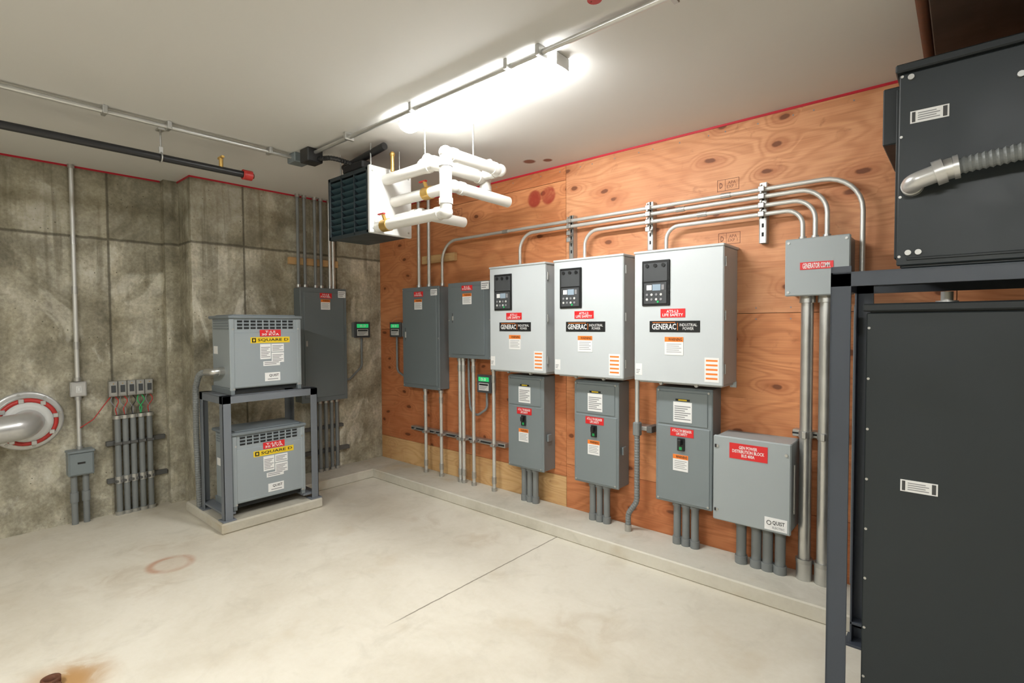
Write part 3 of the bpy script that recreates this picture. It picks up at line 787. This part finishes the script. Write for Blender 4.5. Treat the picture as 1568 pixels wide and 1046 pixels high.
# ------------------------------------------------------------------ unit heater
b = Bd('unit_heater'); x0, x1, yf, yb, z0, z1 = 1.36, 1.92, -1.40, -1.05, 2.26, 2.72
b.box(x0, x1-.03, yf+.05, yb, z0, z1, 'heatd', .006)
b.box(x1-.03, x1, yf-.005, yb+.01, z0-.005, z1+.01, 'wgrey', .006)
for (a, c, d, e) in ((x0-.005, x0+.025, z0-.005, z1+.005), (x1-.055, x1-.03, z0, z1)): b.box(a, c, yf, yf+.05, d, e, 'heatd', .003)
b.box(x0, x1-.03, yf, yf+.05, z0-.005, z0+.022, 'heatd', .003); b.box(x0, x1-.03, yf, yf+.05, z1-.022, z1+.005, 'heatd', .003)
for k in range(9):
    z = z0+.045+k*.0455
    mt = Matrix.Translation((0, yf+.022, z)) @ Matrix.Rotation(math.radians(-38), 4, 'X')
    b.box(x0+.02, x1-.05, -.022, .022, -.002, .002, 'heats', 0, mt)
for xx in (x0+.18, x0+.35): b.box(xx-.004, xx+.004, yf+.0, yf+.03, z0, z1, 'heatd')
b.box(x0+.02, x1-.04, yf+.045, yf+.05, z0+.02, z1-.02, 'slot')
b.lathe(((x0+x1)/2, yb-.0, (z0+z1)/2), (0, 1, 0), [(0, .20), (.05, .19), (.05, .17)], 'heatd', 28)
b.cyl(((x0+x1)/2, yb, (z0+z1)/2), ((x0+x1)/2, yb+.13, (z0+z1)/2), .06, 'blackp', 18)
for xx in (x0+.08, x1-.08):
    for yy in (yf+.06, yb-.04): b.cyl((xx, yy, z1), (xx, yy, HC), .005, 'strut', 8)
for zz in (z0+.03, z1-.03):
    for yy in (yf+.02, yb-.02): b.cyl((x1, yy, zz), (x1+.004, yy, zz), .007, 'strut', 8)
b.box(x0+.15, x0+.42, yf+.03, yf+.12, z1+.02, z1+.08, 'blackp', .01); b.cyl((x0+.1, yf+.08, z1+.09), (x0+.62, yf+.08, z1+.14), .026, 'blackp', 14)
b.done()
b = Bd('heating_pipes'); r = .038
def run(pts, r=.038):
    b.tube(pts, r, 'whitep', .035, 18)
    for p, a, c in zip(pts[1:-1], pts, pts[2:]):      # fitting collars either side of each elbow
        p = Vector(p)
        for o in (a, c):
            d = (Vector(o)-p).normalized(); b.cyl(p+d*.050, p+d*.085, r*1.14, 'whitep', 18)
        b.sphere(p, r*1.12, 'whitep')
run([(1.92, -1.34, 2.30), (2.64, -1.34, 2.30), (2.64, -1.34, 2.665), (2.64, -.84, 2.665), (2.50, -.84, 2.665)])
run([(1.92, -1.27, 2.645), (2.46, -1.27, 2.645), (2.46, -.80, 2.645), (2.46, -.80, 2.50)])
run([(1.92, -1.20, 2.50), (2.56, -1.20, 2.50), (2.56, -.67, 2.49)])
run([(1.92, -1.17, 2.38), (2.19, -1.17, 2.38), (2.19, -.76, 2.38)])
run([(2.30, -1.27, 2.645), (2.30, -1.20, 2.73), (2.30, -.84, 2.73), (2.55, -.84, 2.73)], .033)
for p in ((2.30, -1.20, 2.50), (2.02, -1.34, 2.30)):
    p = Vector(p); b.cyl(p-Vector((.035, 0, 0)), p+Vector((.035, 0, 0)), .044, 'brass', 12)
    b.cyl(p, p+Vector((0, -.03, .075)), .012, 'brass', 10); b.box(p.x-.05, p.x+.02, p.y-.04, p.y-.02, p.z+.07, p.z+.08, 'redp', .002)
b.cyl((2.0, -1.27, 2.69), (2.0, -1.27, 2.80), .014, 'brass', 10); b.sphere((2.0, -1.27, 2.81), .02, 'brass', 12)
b.cyl((2.36, -1.27, 2.68), (2.36, -1.27, HC-.002), .005, 'strut', 8)
b.cyl((2.64, -1.1, 2.70), (2.64, -1.1, HC-.002), .005, 'strut', 8)
for p in ((2.56, -.67, 2.49), (2.19, -.76, 2.38)):
    p = Vector(p); b.cyl(p, p+Vector((0, .01, 0)), .028, 'brass', 14)
b.done()

# ------------------------------------------------------------------ ceiling services
b = Bd('overhead_conduit')
b.tube([(1.45, -1.55, HC-.03), (7.5, -1.55, HC-.03)], .014, 'steel', .1, 10)
for xx in (1.9, 2.6, 3.35, 3.55, 4.2): b.box(xx-.012, xx+.012, -1.585, -1.515, HC-.05, HC, 'strut', .003)
b.done()
b = Bd('overhead_conduit')
b.tube([(1.21, -6.5, HC-.03), (1.21, -1.62, HC-.03)], .014, 'steel', .1, 10)
for yy in (-4, -2.42, -1.78, -2.75): b.box(1.175, 1.245, yy-.012, yy+.012, HC-.05, HC, 'strut', .003)
b.done()
b = Bd('junction_box'); b.box(1.15, 1.27, -1.62, -1.50, HC-.07, HC, 'gpanel', .006); b.box(1.33, 1.45, -1.61, -1.49, HC-.10, HC, 'blackp', .006)
b.tube([(1.27, -1.56, HC-.035), (1.34, -1.56, HC-.035)], .014, 'steel', .1, 10)
b.tube([(1.45, -1.52, HC-.07), (1.6, -1.50, HC-.09), (1.62, -1.36, 2.80), (1.62, -1.33, 2.78)], .016, 'blackp', .07, 10, .010)
b.done()
b = Bd('black_iron_pipe')
b.tube([(1.04, -6.5, 2.72), (1.04, -1.88, 2.72)], .024, 'blackp', .1, 16)
b.cyl((1.04, -1.90, 2.72), (1.04, -1.84, 2.72), .036, 'redp', 14); b.cyl((1.04, -1.84, 2.72), (1.04, -1.825, 2.72), .02, 'rust', 6); b.torus((1.04, -1.90, 2.72), (0, 1, 0), .032, .006, 'redp', 20, 6)
b.cyl((1.04, -2.05, 2.74), (1.04, -2.05, 2.81), .014, 'brass', 10); b.box(1.0, 1.08, -2.06, -2.04, 2.80, 2.815, 'brass', .002)
for yy in (-2.42, -4.4):
    b.cyl((1.04, yy, 2.75), (1.04, yy, HC), .006, 'strut', 8); b.torus((1.04, yy, 2.72), (0, 1, 0), .032, .005, 'strut', 20, 6); b.box(1.01, 1.07, yy-.02, yy+.02, HC-.012, HC, 'strut', .002)
    b.box(1.03, 1.05, yy-.012, yy+.012, 2.74, 2.79, 'strut', .002)
b.done()
b = Bd('overhead_conduit'); b.tube([(4.925, -3.2, HC-.04), (4.925, -.02, HC-.04)], .022, 'rust', .1, 12)
for yy in (-2.6, -1.4): b.box(4.895, 4.955, yy-.01, yy+.01, HC-.065, HC, 'rust', .003)
b.done()
b = Bd('fire_sprinkler'); sx, sy = 4.0, -1.80
b.cyl((sx, sy, HC-.02), (sx, sy, HC), .045, 'redp', 18); b.cyl((sx, sy, HC-.07), (sx, sy, HC-.02), .014, 'blackp', 12); b.lathe((sx, sy, HC-.085), (0, 0, 1), [(0, .028), (.004, .028), (.006, .01)], 'redp', 18)
for dx in (-.014, .014): b.cyl((sx+dx, sy, HC-.085), (sx+dx, sy, HC-.05), .003, 'brass', 6)
b.done()

# ------------------------------------------------------------------ large dark rack on the right
RY = -1.10
b = Bd('equipment_rack'); rx0, rx1 = 4.665, 6.05; ry0, ry1 = RY, -.42
for x, dx in ((rx0, 1), (rx1, -1)):
    for y, dy in ((ry0, 1), (ry1, -1)):
        post(b, x, y, dx, dy, 0, 1.825, 'rackd', .07, .008)
        b.box(x-dx*.02, x+dx*.10, y-dy*.02, y+dy*.10, 0, .012, 'rackd', .001)
    b.box(x, x+dx*.008, ry0, ry1, 1.745, 1.80, 'rackd', .001)
for y, dy in ((ry0, 1), (ry1, -1)):
    b.box(rx0, rx1, y, y+dy*.008, 1.745, 1.80, 'rackd', .001); b.box(rx0, rx1, y, y+dy*.07, 1.794, 1.802, 'rackd', .001)
    b.box(rx0, rx1, y+dy*.01, y+dy*.07, .10, .112, 'rackd', .001); b.box(rx0, rx1, y, y+dy*.008, .06, .112, 'rackd', .001)
b.done()
def bigcab(nm, x0, x1, y0, y1, z0, z1, lab):
    b = Bd(nm)
    b.box(x0+.01, x1-.01, y0+.012, y1, z0, z1-.01, 'cabd', .006)
    b.box(x0, x1, y0, y0+.016, z0+.012, z1-.035, 'cabd', .004)
    b.box(x0-.012, x1+.012, y0-.012, y1+.012, z1-.03, z1, 'cabd2', .005)
    b.box(x0+.03, x1-.03, y0-.004, y0+.01, z0+.03, z0+.04, 'cabd2', .002)
    F = FX(b, x0, x1, y0, z0, z1)
    n = max(3, int((z1-z0)/.18))
    for i in range(n):
        v = .06+.88*i/(n-1); F.cyl(.008, v, 0, .004, .005, 'strut', 8); F.cyl(.992, v, 0, .004, .005, 'strut', 8)
    lx, lz = lab
    b.box(lx-.055, lx+.055, y0-.002, y0, lz-.022, lz+.022, 'white')
    b.box(lx-.050, lx-.040, y0-.003, y0, lz-.018, lz+.018, 'ink'); b.box(lx+.038, lx+.050, y0-.003, y0, lz-.018, lz+.018, 'ink')
    for k in range(4): b.box(lx-.033, lx+.03-.01*(k % 2), y0-.003, y0, lz-.014+k*.008, lz-.011+k*.008, 'inkg')
    return b, F
b, F = bigcab('large_transformer', 4.785, 5.93, RY+.012, -.45, .112, 1.675, (4.955, .99))
for xx in (5.02, 5.55): b.cyl((xx, -.9, 1.67), (xx, -.9, 1.72), .022, 'strut', 6); b.cyl((xx, -.9, 1.67), (xx, -.9, 1.685), .035, 'strut', 16)
b.done()
b, F = bigcab('large_transformer', 4.875, 5.93, RY+.012, -.45, 1.802, 2.555, (4.964, 2.354))
for (x, z) in ((4.91, 2.50), (5.20, 2.42), (4.94, 1.86), (4.91, 1.86)): b.cyl((x, RY+.012, z), (x, RY, z), .010, 'strut', 12)
b.box(4.815, 4.87, -.98, -.50, 2.30, 2.52, 'cabd2', .004); b.box(4.86, 4.88, -1.0, -.5, 1.85, 2.5, 'cabd', .002)
b.done()
b = Bd('flexible_conduit')
y = RY-.06
b.cyl((4.92, RY+.02, 2.10), (4.92, RY-.02, 2.10), .034, 'alum', 20)
b.tube([(4.92, RY+.0, 2.10), (4.92, y-.005, 2.10), (5.00, y-.01, 2.122)], .031, 'alum', .05, 20)
b.cyl((4.985, y-.01, 2.118), (5.012, y-.01, 2.126), .044, 'alum', 8); b.cyl((5.012, y-.01, 2.126), (5.035, y-.01, 2.130), .036, 'steel', 20); b.cyl((5.035, y-.01, 2.130), (5.05, y-.01, 2.132), .041, 'alum', 8)
b.tube([(5.04, y-.01, 2.131), (5.20, y-.02, 2.145), (5.45, y-.03, 2.15), (5.8, y-.01, 2.05), (5.85, y+.02, 1.9), (5.85, y+.02, 1.4)], .024, 'pvc', .2, 18, .0085, 1.22)
b.cyl((5.85, RY+.02, 1.40), (5.85, y+.02, 1.40), .03, 'alum', 16)
b.done()

b = Bd('rusty_pipe_stub'); b.lathe((2.03, -3.165, 0), (0, 0, 1), [(0, .03), (.015, .03), (.015, .036), (.038, .036), (.038, .026), (.012, .024)], 'rust', 20)
b.lathe((2.085, -3.155, .0), (0, 0, 1), [(0, .02), (.03, .02), (.03, .014)], 'rust', 16)
b.done()

# ------------------------------------------------------------------ world & camera
w = bpy.data.worlds.new('World'); C.scene.world = w; w.use_nodes = True
w.node_tree.nodes['Background'].inputs[0].default_value = (0.9, 0.95, 1, 1); w.node_tree.nodes['Background'].inputs[1].default_value = 0.05

F_, yaw, pitch, roll, cx, cy = 795.06, .71754, .03178, -.00504, 5.0745, -3.5148
f = Vector((-math.sin(yaw)*math.cos(pitch), math.cos(yaw)*math.cos(pitch), -math.sin(pitch)))
r = Vector((math.cos(yaw), math.sin(yaw), 0)); u = r.cross(f)
r2 = r*math.cos(roll)+u*math.sin(roll); u2 = -r*math.sin(roll)+u*math.cos(roll)
cam = bpy.data.cameras.new('camera'); cam.sensor_width = 36; cam.lens = F_/1568*36; cam.clip_start = .05
co = bpy.data.objects.new('camera', cam)
m3 = Matrix((r2, u2, -f)).transposed()
co.matrix_world = Matrix.Translation((cx, cy, H)) @ m3.to_4x4()
COL.objects.link(co); C.scene.camera = co
C.scene.view_settings.view_transform = 'Standard'
C.scene.view_settings.exposure = 0.0
